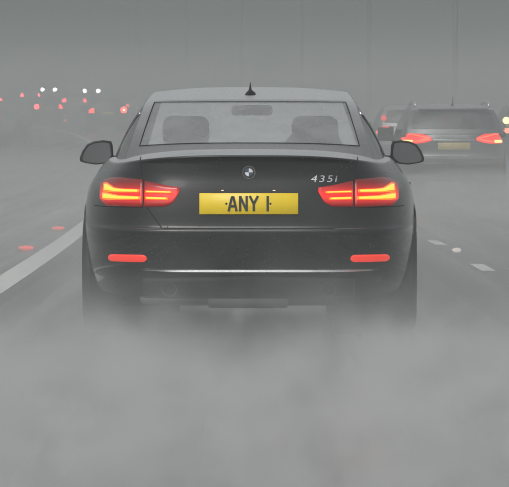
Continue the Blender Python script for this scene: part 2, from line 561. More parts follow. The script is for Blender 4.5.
def build_cabin(root, c, mats):
    """c: rail, belt key lists for the right side; glass lines at the back and the front"""
    rail = lambda s: vcurve(c['rail'], s)
    belt = lambda s: vcurve(c['belt'], s)
    s0, s1 = c['s_roof']                       # rail stations where the roof begins and ends
    paint_v, paint_f = [], []
    def put(vs, fs, flip=False):
        b = len(paint_v)
        paint_v.extend(vs)
        paint_f.extend([tuple(b + i for i in (reversed(f) if flip else f)) for f in fs])
    w0, w1 = c['s_win']
    bulge = c.get('bulge', .04)
    for sgn in (1, -1):
        def side(u, v):
            a, b = belt(u), rail(u)
            p = a.lerp(b, v)
            p.x += bulge * math.sin(math.pi * v) * sstep(0, .25, u) * (1 - sstep(.8, 1, u))
            return Vector((sgn * p.x, p.y, p.z))
        kink = c.get('kink', .06)
        vs, A, B = split_grid(40, 10, side, lambda u, v: .05 < v < .9 and (w0 + kink * (1 - v)) < u < w1 - .06 * v and not (c['bp'] < u < c['bp'] + .035))
        put(*compact(vs, B), flip=(sgn < 0))
        gv, gf = compact(vs, A)
        mk('side_window', gv, [tuple(reversed(f)) for f in gf] if sgn < 0 else gf, mats['side'], root)
    # roof
    def roof(u, v):
        x = 2 * u - 1
        s = lerp(s0, s1, v)
        p = rail(s)
        e = max(0.0, 1 - abs(x) ** 2.6)
        cen = vcurve(c['crown'], s)
        y = lerp(p.y, cen.y, e)
        z = lerp(p.z, cen.z, e)
        return Vector((p.x * math.copysign(abs(x) ** .85, x), y, z))
    put(*grid(24, 18, roof))
    # back window band
    def back(u, v):
        x = 2 * u - 1
        s = lerp(0.0, s0, v)
        p = rail(s)
        e = max(0.0, 1 - abs(x) ** 2.4)
        cen = vcurve(c['back'], v)
        if v >= .999: cen = vcurve(c['crown'], s0)
        return Vector((p.x * math.copysign(abs(x) ** .85, x), lerp(p.y, cen.y, e), lerp(p.z, cen.z, e)))
    gx, gv0, gv1 = c['back_glass']
    vs, A, B = split_grid(40, 24, back, lambda u, v: abs(2 * u - 1) < gx and gv0 < v < gv1)
    put(*compact(vs, B))
    gvv, gff = compact(vs, A)
    rg = mk('rear_window', gvv, gff, mats['rear'], root)
    # windscreen band
    def front(u, v):
        x = 2 * u - 1
        s = lerp(s1, 1.0, v)
        p = rail(s)
        e = max(0.0, 1 - abs(x) ** 2.4)
        cen = vcurve(c['front'], v)
        if v <= .001: cen = vcurve(c['crown'], s1)
        return Vector((p.x * math.copysign(abs(x) ** .85, x), lerp(p.y, cen.y, e), lerp(p.z, cen.z, e)))
    vs, A, B = split_grid(40, 16, front, lambda u, v: abs(2 * u - 1) < .9 and v > .06)
    put(*compact(vs, B))
    gvv, gff = compact(vs, A)
    mk('windscreen', gvv, gff, mats['front'], root)
    cab = mk('cabin_shell', paint_v, paint_f, mats['paint'], root)
    return cab, roof, back, rg

def wheels(root, axles, rad, xo, width, spokes=True):
    for a in axles:
        for s in (1, -1):
            tyre_prof = [(rad * .66, -width / 2), (rad * .9, -width / 2), (rad * .97, -width / 2 + .012), (rad, -width / 2 + .035),
                         (rad, -.02), (rad * .985, -.016), (rad * .985, .016), (rad, .02),
                         (rad, width / 2 - .035), (rad * .97, width / 2 - .012), (rad * .9, width / 2), (rad * .66, width / 2)]
            v, f = lathe_x(tyre_prof, 40, s * xo, a, rad)
            t = mk('wheel', v, f, M['rubber'], root)
            rim = [(rad * .67, width / 2 - .004), (rad * .62, width / 2 - .02), (rad * .6, width / 2 - .06), (rad * .2, width / 2 - .05), (0.01, width / 2 - .03)]
            v, f = lathe_x([(r, s * y) for r, y in rim], 30, s * xo, a, rad)
            if spokes:
                b = bmesh.new()
                for k in range(5):
                    mtx = Matrix.Translation((s * xo, a, rad)) @ Matrix.Rotation(2 * math.pi * k / 5, 4, 'X')
                    add_box(b, s * (width / 2 - .045), s * (width / 2 - .012), -.03, .03, rad * .1, rad * .63, .006, 1, mtx)
                b2 = bpy.data.meshes.new('tmp'); b.to_mesh(b2); b.free()
                o = len(v)
                v = list(v) + [p.co.copy() for p in b2.vertices]
                f = list(f) + [tuple(o + i for i in p.vertices) for p in b2.polygons]
                bpy.data.meshes.remove(b2)
            mk('rim', v, f, M['alloy'], t)

def wheel_wells(root, axles, rad, xin, xout):
    for a in axles:
        for s in (1, -1):
            prof = [(0.02, xin), (rad * 1.22, xin), (rad * 1.22, xout)]
            v, f = lathe_x([(r, s * x) for r, x in prof], 32, 0, a, rad)
            mk('wheel_well', v, f, M['gap'], root)

class Skin:
    """projects points seen from behind on to the finished body"""
    def __init__(self, vs, fs):
        self.t = BVHTree.FromPolygons(vs, fs)
    def hit(self, x, z, off=0.0):
        loc, nor, i, d = self.t.ray_cast(Vector((x, -3, z)), Vector((0, 1, 0)))
        if loc is None:
            loc, nor, i, d = self.t.find_nearest(Vector((x, .3, z)))
        if nor.y > 0: nor = -nor
        return loc + nor * off

def patch(name, skin, xs, top, bot, off, mat, parent, nz=4, thick=.012):
    """a panel lying on the body: columns xs, its upper and lower edge as functions of x"""
    vs, fs = [], []
    nx = len(xs)
    for x in xs:
        for j in range(nz + 1):
            z = lerp(bot(x), top(x), j / nz)
            vs.append(skin.hit(x, z, off))
    for i in range(nx - 1):
        for j in range(nz):
            a = i * (nz + 1) + j
            fs.append((a, a + nz + 1, a + nz + 2, a + 1))
    # skirt going into the body
    ring = [i * (nz + 1) for i in range(nx)] + [(nx - 1) * (nz + 1) + j for j in range(1, nz + 1)] + \
           [i * (nz + 1) + nz for i in range(nx - 2, -1, -1)] + [j for j in range(nz - 1, 0, -1)]
    b = len(vs)
    for i in ring: vs.append(vs[i] + Vector((0, thick, 0)))
    m = len(ring)
    for k in range(m):
        q = (k + 1) % m
        fs.append((ring[k], b + k, b + q, ring[q]))
    if xs[0] > xs[-1]: fs = [tuple(reversed(f)) for f in fs]
    return mk(name, vs, fs, mat, parent)

def lin(pts):
    pts = sorted(pts)
    def f(x):
        if x <= pts[0][0]: return pts[0][1]
        for (a, b), (c, d) in zip(pts, pts[1:]):
            if x <= c: return lerp(b, d, (x - a) / (c - a))
        return pts[-1][1]
    return f
def span(a, b, n): return [lerp(a, b, i / n) for i in range(n + 1)]

# ------------------------------------------------------------------ the black coupe
def build_coupe():
    root = empty('coupe', (0.003, 24.05, 0.0), R(-0.4))
    tag(root, 'black coupe straight ahead with yellow plate and lit red tail lamps, wrapped in spray', 'car')
    #        zc    zk    zs    zf    W     yr    yf    n
    spec = [(.205, .205, .19, .19, .780, .24, 4.30, 4.6),
            (.215, .215, .20, .20, .840, .15, 4.40, 4.6),
            (.250, .250, .22, .23, .872, .10, 4.52, 4.6),
            (.340, .340, .30, .33, .893, .06, 4.60, 4.6),
            (.370, .370, .36, .38, .900, .030, 4.62, 4.6),
            (.470, .470, .46, .46, .908, .006, 4.638, 4.6),
            (.560, .560, .55, .54, .9125, .000, 4.63, 4.6),
            (.575, .580, .58, .57, .9125, .004, 4.62, 4.6),
            (.584, .600, .62, .60, .911, .020, 4.60, 4.6),
            (.680, .690, .70, .63, .903, .034, 4.57, 4.5),
            (.780, .775, .79, .66, .884, .052, 4.54, 4.4),
            (.870, .835, .85, .69, .853, .070, 4.48, 4.2),
            (.935, .870, .895, .71, .822, .072, 4.42, 4.1),
            (.960, .888, .920, .72, .803, .058, 4.36, 4.0),
            (.969, .897, .930, .73, .792, .066, 4.30, 4.0),
            (.975, .910, .940, .78, .780, .170, 4.00, 4.0),
            (.990, .930, .948, .85, .766, .420, 3.60, 3.8),
            (1.000, .945, .950, .90, .752, .660, 3.30, 3.6)]
    spec = [r[:4] + (r[4] * 1.012,) + r[5:] for r in spec]
    vs, fs = loft_body(spec, 60, 4)
    axles = (1.02, 3.83)
    kept = cut_arches(vs, fs, axles, .325, .375)
    body = mk('body', vs, kept, M['black_paint'], root)
    skin = Skin(vs, fs)
    wheel_wells(root, axles, .325, .45, .86)
    for a in axles:                                           # arch lips
        for s in (1, -1):
            pts = []
            for k in range(25):
                t = math.pi * (-.04 + 1.08 * k / 24)
                y, z = a + .375 * math.cos(t), .325 + .375 * math.sin(t)
                if z < .2: continue
                loc = skin.t.ray_cast(Vector((s * 3, y, z)), Vector((-s, 0, 0)))[0]
                if loc: pts.append(loc - Vector((s * .010, 0, 0)))
            v, f = tube(pts, .012, 6)
            mk('wheel_arch_lip', v, f, M['black_paint'], root)
    wheels(root, axles, .325, .792, .23)
    # underbody
    v, f = grid(2, 6, lambda u, t: Vector(((u - .5) * 1.36, .34 + t * 3.9, .165 - .065 * t)))
    mk('underbody', v, f, M['gap'], root)
    v, f = lathe_x([(.0, -.22), (.048, -.215), (.052, -.19), (.052, .18), (.048, .205), (.0, .21)], 20, 0, .27, .205)
    sil = mk('silencer', v, f, M['alloy'], root)
    v, f = tube([(-.58, .27, .205), (-.56, .27, .205), (-.2, .27, .205)], [.022, .03, .03], 12)
    mk('silencer_pipe', v, f, M['alloy'], sil)

    # cabin
    c = dict(
        rail=[(0, (.672, .56, .925)), (.16, (.616, .97, 1.128)), (.3, (.573, 1.36, 1.262)), (.45, (.540, 1.85, 1.315)), (.62, (.538, 2.35, 1.315)),
              (.76, (.585, 2.72, 1.235)), (1, (.70, 3.35, .96))],
        belt=[(0, (.715, .62, .905)), (.16, (.735, 1.0, .930)), (.3, (.748, 1.40, .940)), (.45, (.764, 1.9, .943)), (.62, (.775, 2.4, .940)), (.76, (.778, 2.75, .935)), (1, (.745, 3.4, .93))],
        crown=[(.3, (0, 1.22, 1.268)), (.37, (0, 1.52, 1.312)), (.45, (0, 1.85, 1.340)), (.62, (0, 2.35, 1.347)), (.72, (0, 2.58, 1.328))],
        back=[(0, (0, .46, .935)), (.35, (0, .78, 1.085)), (.7, (0, 1.02, 1.19)), (1, (0, 1.22, 1.268))],
        front=[(0, (0, 2.58, 1.328)), (.5, (0, 2.98, 1.14)), (1, (0, 3.42, .92))],
        s_roof=(.3, .72), s_win=(.24, .93), bp=.5, kink=.10, bulge=.012, back_glass=(.90, .21, .94))
    cab, roof, back, rg = build_cabin(root, c, dict(paint=M['black_paint'], side=M['glass_side'], rear=M['glass_rear'], front=M['glass_front']))
    # black rubber seal round the rear window
    def edge(u0, v0, u1, v1, n):
        return [back(lerp(u0, u1, i / n), lerp(v0, v1, i / n)) + Vector((0, -.003, .003)) for i in range(n + 1)]
    a, b = .05, .95
    loop = edge(a, .2083, b, .2083, 24) + edge(b, .2083, b, .94, 12)[1:] + edge(b, .94, a, .94, 24)[1:] + edge(a, .94, a, .2083, 12)[1:]
    v, f = tube(loop, .0026, 6)
    mk('window_seal', v, f, M['gap'], rg)
    # bright window trim along the side glass
    for s in (1, -1):
        pts = []
        path = [(.24 + .10 * (1 - v_), v_) for v_ in span(.06, .88, 14)] + [(u_, .90) for u_ in span(.27, .72, 20)]
        for u, v_ in path:
            p = vcurve(c['belt'], u).lerp(vcurve(c['rail'], u), v_)
            p.x += .012 * math.sin(math.pi * v_) + .003
            pts.append(Vector((s * p.x, p.y, p.z)))
        v, f = tube(pts, .007, 6)
        mk('window_trim', v, f, M['chrome'], root)

    # seams
    sg = .0026
    def seam_h(x0, x1, zf, w=.006):
        patch('panel_gap', skin, span(x0, x1, 30), lambda x: zf(x) + w / 2, lambda x: zf(x) - w / 2, .0015, M['gap'], body, 1, .004)
    seam_h(-.45, .45, lambda x: .582)
    for s in (1, -1):
        n = 10
        pts = [skin.hit(s * lerp(.455, .545, i / n), lerp(.582, .705, i / n), .0) for i in range(n + 1)]
        pts += [skin.hit(s * lerp(.555, .578, i / n), lerp(.835, .955, i / n), .0) for i in range(n + 1)]
        v, f = tube(pts[:n + 1], .0035, 5); mk('panel_gap', v, f, M['gap'], body)
        v, f = tube(pts[n + 1:], .0035, 5); mk('panel_gap', v, f, M['gap'], body)
        # fuel-flap-high shut line between lamp and bumper
        seam_h(s * .56, s * .83, lambda x: .690 + .02 * (abs(x) - .56), .005)

    # tail lamps
    for s in (1, -1):
        lt = lin([(.365, .800), (.44, .812), (.555, .836), (.70, .848), (.755, .842), (.795, .815)])
        lb = lin([(.365, .775), (.40, .715), (.44, .697), (.60, .694), (.76, .698), (.795, .735)])
        lamp = patch('tail_lamp', skin, span(s * .558, s * .795, 16), lambda x: lt(abs(x)), lambda x: lb(abs(x)), .005, M['lens'], root, 6, .03)
        lamp2 = patch('tail_lamp', skin, span(s * .365, s * .548, 12), lambda x: lt(abs(x)) - .004, lambda x: lb(abs(x)), .005, M['lens'], root, 6, .03)
        # outer light guides: an L with two arms
        up = lin([(.560, .784), (.66, .786), (.705, .790), (.735, .806), (.752, .816), (.772, .812)])
        ub = lin([(.560, .768), (.70, .766), (.735, .768), (.772, .768)])
        patch('light_bar', skin, span(s * .572, s * .772, 20), lambda x: up(abs(x)), lambda x: ub(abs(x)), .010, M['led'], lamp, 2, .012)
        dp = lin([(.560, .748), (.68, .752), (.715, .758), (.745, .764), (.776, .765)])
        db = lin([(.560, .731), (.70, .728), (.745, .726), (.776, .730)])
        patch('light_bar', skin, span(s * .566, s * .776, 20), lambda x: dp(abs(x)), lambda x: db(abs(x)), .010, M['led'], lamp, 2, .012)
        # inner light guides
        patch('light_bar', skin, span(s * .402, s * .541, 12), lambda x: .779 - .02 * (.541 - abs(x)), lambda x: .767 - .02 * (.541 - abs(x)), .010, M['led'], lamp2, 1, .012)
        patch('light_bar', skin, span(s * .422, s * .541, 12), lambda x: .747 - .02 * (.541 - abs(x)), lambda x: .732 - .02 * (.541 - abs(x)), .010, M['led'], lamp2, 1, .012)
        # the hot strips down the middle of the guides
        def core(x0, x1, top, bot, f, parent):
            mid = lambda x: (top(x) + bot(x)) / 2
            hw = lambda x: (top(x) - bot(x)) / 2 * f
            patch('led_strip', skin, span(s * x0, s * x1, 18), lambda x: mid(abs(x)) + hw(abs(x)), lambda x: mid(abs(x)) - hw(abs(x)), .013, M['led_core'], parent, 2, .006)
        core(.582, .764, up, ub, .62, lamp)
        core(.576, .770, dp, db, .62, lamp)
        core(.412, .534, lambda x: .779 - .02 * (.541 - x), lambda x: .767 - .02 * (.541 - x), .5, lamp2)
        core(.432, .534, lambda x: .747 - .02 * (.541 - x), lambda x: .732 - .02 * (.541 - x), .55, lamp2)
        # reflector low in the bumper, its glow painted in as emission
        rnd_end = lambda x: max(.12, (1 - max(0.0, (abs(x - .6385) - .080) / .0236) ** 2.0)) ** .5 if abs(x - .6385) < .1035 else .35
        patch('bumper_reflector', skin, span(s * .535, s * .742, 28), lambda x: .4245 + .0190 * rnd_end(abs(x)), lambda x: .4245 - .0190 * rnd_end(abs(x)), .006, M['reflector_glow'], root, 3, .02)

    # bright strip low in the bumper, black diffuser below it
    pts = []
    nx = 40
    vv, ff = [], []
    for x in span(-.56, .69, nx):
        p = skin.hit(x, .362, 0)
        taper = .009 * (1 - abs((x - .065) / .63) ** 6) + .001
        for dy, dz in ((.03, taper), (.004, taper), (-.014, -taper), (.03, -taper)):
            vv.append(p + Vector((0, dy, dz)))
    for i in range(nx):
        for j in range(4):
            ff.append((i * 4 + j, i * 4 + (j + 1) % 4, (i + 1) * 4 + (j + 1) % 4, (i + 1) * 4 + j))
    mk('bumper_trim', vv, ff, M['trim'], root, False)
    patch('diffuser', skin, span(-.56, .56, 30), lambda x: .335 - .03 * abs(x), lambda x: .212, .004, M['plastic'], root, 4, .03)
    for s in (1, -1):
        v, f = lathe_y([(.030, .18), (.033, .0), (.040, -.006), (.041, .0), (.041, .18)], 28, s * .42, skin.hit(s * .42, .25, 0).y - .035, .257)
        mk('exhaust_tip', v, f, M['plastic'], root)

    # number plate
    zc = .7225 - .010
    py = skin.hit(0, zc, 0).y - .016
    ptop = skin.hit(0, zc + .055, 0).y
    pbot = skin.hit(0, zc - .055, 0).y
    tilt = math.atan2(ptop - pbot, .11)
    pm = Matrix.Translation((.001, py, zc)) @ Matrix.Rotation(-tilt, 4, 'X')
    M['plate_yellow'] = pbr('plate_yellow', (.95, .69, .005), .4, 0, .3, noise=.06, nscale=12)
    M['plate_black'] = pbr('plate_black', (.01, .01, .01), .5, noise=.1)
    plate = box('number_plate', -.26, .26, -.003, .008, -.0565, .0565, M['plate_yellow'], root, .002, 1, pm)
    def glyph(strokes):
        bm = bmesh.new()
        for (x0, z0, x1, z1, w) in strokes:
            d = Vector((x1 - x0, 0, z1 - z0)); L = d.length
            ang = math.atan2(z1 - z0, x1 - x0)
            mt = pm @ Matrix.Translation(((x0 + x1) / 2, -.0045, (z0 + z1) / 2)) @ Matrix.Rotation(-ang, 4, 'Y')
            add_box(bm, -L / 2, L / 2, -.0012, .0012, -w / 2, w / 2, 0, 1, mt)
        return bm
    w = .0125
    h = .041
    letters = {
        'A': [(-.106, -h, -.0885, h - .004, w), (-.064, -h, -.0815, h - .004, w), (-.098, -.014, -.072, -.014, w), (-.0895, h - .006, -.0805, h - .006, w)],
        'N': [(-.0455, -h, -.0455, h, w), (-.011, -h, -.011, h, w), (-.044, h - .005, -.0125, -h + .005, w)],
        'Y': [(.005, h, .0265, -.002, w), (.048, h, .0265, -.002, w), (.0265, .002, .0265, -h, w)],
        'I': [(.0995, -h, .0995, h, w)]}
    for k, st in letters.items():
        # each stroke a hair further out than the last, so no two faces share a plane
        bm = bmesh.new()
        for q, (x0, z0, x1, z1, ww) in enumerate(st):
            L = math.hypot(x1 - x0, z1 - z0); ang = math.atan2(z1 - z0, x1 - x0)
            mt = pm @ Matrix.Translation(((x0 + x1) / 2, -.0042 - .0003 * q, (z0 + z1) / 2)) @ Matrix.Rotation(-ang, 4, 'Y')
            add_box(bm, -L / 2, L / 2, -.0012, .0012, -ww / 2, ww / 2, 0, 1, mt)
        from_bm('plate_letter', bm, M['plate_black'], plate)
    for x in (-.118, .114):
        v, f = lathe_y([(.0001, -.006), (.0055, -.0055), (.006, -.002)], 12)
        mk('plate_screw', [pm @ Vector((x + a, b, c_)) for a, b, c_ in v], f, M['plate_black'], plate)
    # plate lights under a slim grip
    for x in (-.138, .134):
        p = skin.hit(x, .7835, .006)
        box('plate_light', x - .007, x + .007, p.y - .004, p.y + .01, .780, .785, M['plate_lamp'], root)

    # round emblem: dark ring, silver rim, white and blue quarters
    ez, er = .877, .032
    ep = skin.hit(0, ez, 0)
    et = math.atan2(skin.hit(0, ez + .03, 0).y - skin.hit(0, ez - .03, 0).y, .06)
    em = Matrix.Translation((0.001, ep.y - .002, ez)) @ Matrix.Rotation(-et, 4, 'X')
    def disc(name, r0, r1, a0, a1, y, mat, parent, n=24):
        vs_, fs_ = [], []
        for i in range(n + 1):
            t = lerp(a0, a1, i / n)
            for r in (r0, r1):
                vs_.append(em @ Vector((r * math.cos(t), y, r * math.sin(t))))
                vs_.append(em @ Vector((r * math.cos(t), y + .004, r * math.sin(t))))
        for i in range(n):
            b = i * 4
            fs_.append((b, b + 2, b + 6, b + 4)); fs_.append((b + 2, b + 3, b + 7, b + 6))
        return mk(name, vs_, fs_, mat, parent, False)
    M['enamel_blue'] = pbr('enamel_blue', (.03, .07, .15), .2, 0, 1, noise=.05)
    M['enamel_white'] = pbr('enamel_white', (.8, .8, .8), .25, 0, 1, noise=.05)
    emb = disc('emblem', .0001, er, 0, 2 * math.pi, -.003, M['plastic'], root, 40)
    disc('rim', er, er + .002, 0, 2 * math.pi, -.005, M['alloy'], emb, 40)
    for k in range(4):
        disc('quarter', .0005, er * .66, k * math.pi / 2, (k + 1) * math.pi / 2, -.0048, M['enamel_white'] if k in (0, 2) else M['enamel_blue'], emb, 8)

    # model figures on the boot lid, as seen
    cu = bpy.data.curves.new('badge', 'FONT')
    cu.body = '435i'; cu.size = .050; cu.extrude = .002; cu.align_x = 'LEFT'; cu.space_character = 1.22; cu.shear = .15
    to = bpy.data.objects.new('badge', cu); col.objects.link(to)
    bpy.context.view_layer.update()
    me = bpy.data.meshes.new_from_object(to)
    bpy.data.objects.remove(to)
    wmax = max(v.co.x for v in me.vertices)
    for v in me.vertices:
        x = .325 + v.co.x / wmax * .142
        z = .826 + v.co.y
        p = skin.hit(x, z, .002 + v.co.z * .5)
        v.co = p
    me.materials.append(M['trim'])
    bo = bpy.data.objects.new('badge', me); col.objects.link(bo); bo.parent = root

    # shark-fin aerial
    bp_ = roof(.5, .13)
    vs_, fs_ = [], []
    prof = [(-.085, .0, .030), (-.078, .038, .022), (-.062, .074, .012), (-.045, .084, .008), (.0, .062, .012), (.06, .028, .016), (.11, .0, .018)]
    for (dy, dz, hw) in prof:
        for sx, zz in ((-1, 0), (-.55, .5), (-.18, .95), (.18, .95), (.55, .5), (1, 0)):
            vs_.append((sx * (.040 if zz == 0 else hw * 1.1), bp_.y + dy, bp_.z - .012 + (dz * zz if dz > 0 else 0) + dy * .14))
    for i in range(len(prof) - 1):
        for j in range(5):
            fs_.append((i * 6 + j, i * 6 + j + 1, (i + 1) * 6 + j + 1, (i + 1) * 6 + j))
    fs_.append((0, 1, 2, 3, 4, 5))
    mk('shark_fin_aerial', vs_, fs_, M['gap'], root)

    # door mirrors
    outl = [(.0, .045), (.004, .105), (.012, .128), (.060, .134), (.115, .126), (.152, .108), (.178, .070), (.193, .030), (.188, .012), (.165, .004), (.10, -.006), (.045, .000), (.015, .020)]
    for s in (1, -1):
        X0, Y0, Z0 = .815, 2.80, .905
        n = len(outl)
        cx = sum(a for a, b in outl) / n; cz = sum(b for a, b in outl) / n
        lay = [(1.0, 0.0), (1.03, .02), (1.0, .05), (.9, .10), (.65, .135), (.3, .148)]
        vs_, fs_ = [], []
        for k, y in lay:
            for a, b in outl:
                vs_.append((s * (X0 + cx + (a - cx) * k), Y0 + y, Z0 + cz + (b - cz) * k))
        for i in range(len(lay) - 1):
            for j in range(n):
                q = (j + 1) % n
                fs_.append((i * n + j, i * n + q, (i + 1) * n + q, (i + 1) * n + j))
        fs_.append(tuple(range((len(lay) - 1) * n, len(lay) * n)))
        # inner lip
        b0 = len(vs_)
        for k, y in ((.88, .0), (.86, .02)):
            for a, b in outl: vs_.append((s * (X0 + cx + (a - cx) * k), Y0 + y, Z0 + cz + (b - cz) * k))
        for j in range(n):
            q = (j + 1) % n
            fs_.append((j, b0 + j, b0 + q, q)); fs_.append((b0 + j, b0 + n + j, b0 + n + q, b0 + q))
        mir = mk('door_mirror', vs_, fs_, M['plastic'], root)
        gv = [(s * (X0 + cx + (a - cx) * .875), Y0 + .012, Z0 + cz + (b - cz) * .875) for a, b in outl]
        mk('mirror_glass', gv, [tuple(range(n))], M['mirror'], mir, False)
        v, f = tube([(s * .76, Y0 + .09, .925), (s * .80, Y0 + .08, .925), (s * .86, Y0 + .07, .932)], [.035, .026, .024], 10)
        mk('mirror_foot', v, f, M['plastic'], mir)
        # small door-handle-high bump on the flank
        v, f = tube([(s * .875, 1.72, .80), (s * .893, 1.76, .80), (s * .893, 1.92, .80), (s * .875, 1.96, .80)], .009, 8)
        mk('door_handle', v, f, M['black_paint'], root)

    # rain beads standing on the boot and bumper
    rb = random.Random(21)
    vs_, fs_ = [], []
    for k in range(1300):
        x, z = rb.uniform(-.84, .84), rb.uniform(.38, .955)
        if .36 < abs(x) < .80 and .69 < z < .85: continue
        if abs(x) < .27 and .64 < z < .78: continue
        p = skin.hit(x, z, 0)
        nn = (p - skin.hit(x, z, -.01)).normalized()
        r = .0012 + .0028 * rb.random() ** 3
        a_ = nn.orthogonal().normalized(); b_ = nn.cross(a_)
        o_ = len(vs_)
        for h_, q_ in ((0.0, 1.0), (.45, .75)):
            for i in range(6):
                t = math.pi * i / 3
                vs_.append(p + (a_ * math.cos(t) + b_ * math.sin(t)) * r * q_ + nn * r * h_)
        vs_.append(p + nn * r * .65)
        for i in range(6):
            j = (i + 1) % 6
            fs_.append((o_ + i, o_ + j, o_ + 6 + j, o_ + 6 + i)); fs_.append((o_ + 6 + i, o_ + 6 + j, o_ + 12))
    M['water'] = pbr('rain_bead', (.035, .037, .04), .05, 0, 1.0, noise=.1)
    tag(mk('rain_beads', vs_, fs_, M['water'], root), kind='stuff')

    # interior
    bm = bmesh.new()
    add_box(bm, -.62, .62, .85, 1.25, .86, .965, .03)
    from_bm('parcel_shelf', bm, M['interior'], root, True)
    def seat(x, y, w, zt, hr):
        bm = bmesh.new()
        mt = Matrix.Translation((x, y, 0)) @ Matrix.Rotation(R(12), 4, 'X')
        add_box(bm, -w / 2, w / 2, -.07, .07, .35, zt, .06, 4, mt)
        o = from_bm('seat', bm, M['cloth'], root, True)
        if hr:
            bm = bmesh.new()
            add_box(bm, -.13, .13, -.06, .05, zt + .015, zt + hr, .05, 4, mt)
            from_bm('headrest', bm, M['cloth'], o, True)
    for s in (1, -1):
        seat(s * .36, 1.78, .50, 1.02, .185)
        seat(s * .34, 1.12, .52, .90, .135)
    box('dashboard', -.70, .70, 2.75, 3.3, .72, .955, M['interior'], root, .05, 3)
    box('floor_pan', -.70, .70, .6, 3.3, .28, .33, M['interior'], root)
    bm = bmesh.new(); add_box(bm, -.12, .12, 2.72, 2.75, 1.185, 1.245, .015, 2)
    from_bm('rear_view_mirror', bm, M['interior'], root, True)
    vv = [(.36 + .185 * math.cos(2 * math.pi * k / 32), 2.55 + .06 * math.sin(2 * math.pi * k / 32), .93 + .17 * math.sin(2 * math.pi * k / 32)) for k in range(33)]
    v, f = tube(vv, .016, 8); mk('steering_wheel', v, f, M['interior'], root)
    return root
coupe = build_coupe()

# ------------------------------------------------------------------ family SUV shape, used for the traffic
SUV_SPEC = [(.30, .30, .26, .26, .780, .22, 4.15, 4.8),
            (.33, .33, .28, .28, .850, .10, 4.26, 4.8),
            (.46, .46, .42, .40, .885, .035, 4.34, 4.8),
            (.62, .62, .58, .52, .900, .000, 4.38, 4.8),
            (.665, .665, .63, .56, .903, .000, 4.38, 4.8),
            (.680, .680, .65, .58, .903, .045, 4.37, 4.8),
            (.78, .78, .76, .66, .903, .075, 4.36, 4.7),
            (.90, .90, .86, .76, .896, .075, 4.34, 4.6),
            (1.00, 1.00, .95, .84, .875, .095, 4.28, 4.5),
            (1.08, 1.08, 1.01, .90, .845, .130, 4.18, 4.4),
            (1.12, 1.12, 1.04, .94, .815, .160, 4.00, 4.2),
            (1.13, 1.13, 1.05, .99, .79, .22, 3.55, 4.0)]
SUV_CAB = dict(
    rail=[(0, (.760, .215, 1.08)), (.15, (.735, .33, 1.28)), (.3, (.675, .47, 1.465)), (.45, (.655, .95, 1.53)), (.62, (.655, 2.0, 1.545)), (.76, (.66, 2.55, 1.44)), (1, (.76, 3.45, 1.03))],
    belt=[(0, (.80, .26, 1.06)), (.15, (.82, .42, 1.06)), (.3, (.83, .70, 1.05)), (.45, (.838, 1.1, 1.04)), (.62, (.845, 2.1, 1.03)), (.76, (.845, 2.65, 1.02)), (1, (.80, 3.5, .99))],
    crown=[(.3, (0, .36, 1.505)), (.45, (0, .95, 1.575)), (.62, (0, 2.0, 1.585)), (.72, (0, 2.4, 1.55))],
    back=[(0, (0, .115, 1.07)), (.5, (0, .215, 1.30)), (1, (0, .36, 1.505))],
    front=[(0, (0, 2.4, 1.55)), (.5, (0, 2.9, 1.30)), (1, (0, 3.6, 1.0))],
    s_roof=(.3, .72), s_win=(.3, .93), bp=.5, kink=.06, back_glass=(.88, .16, .88))

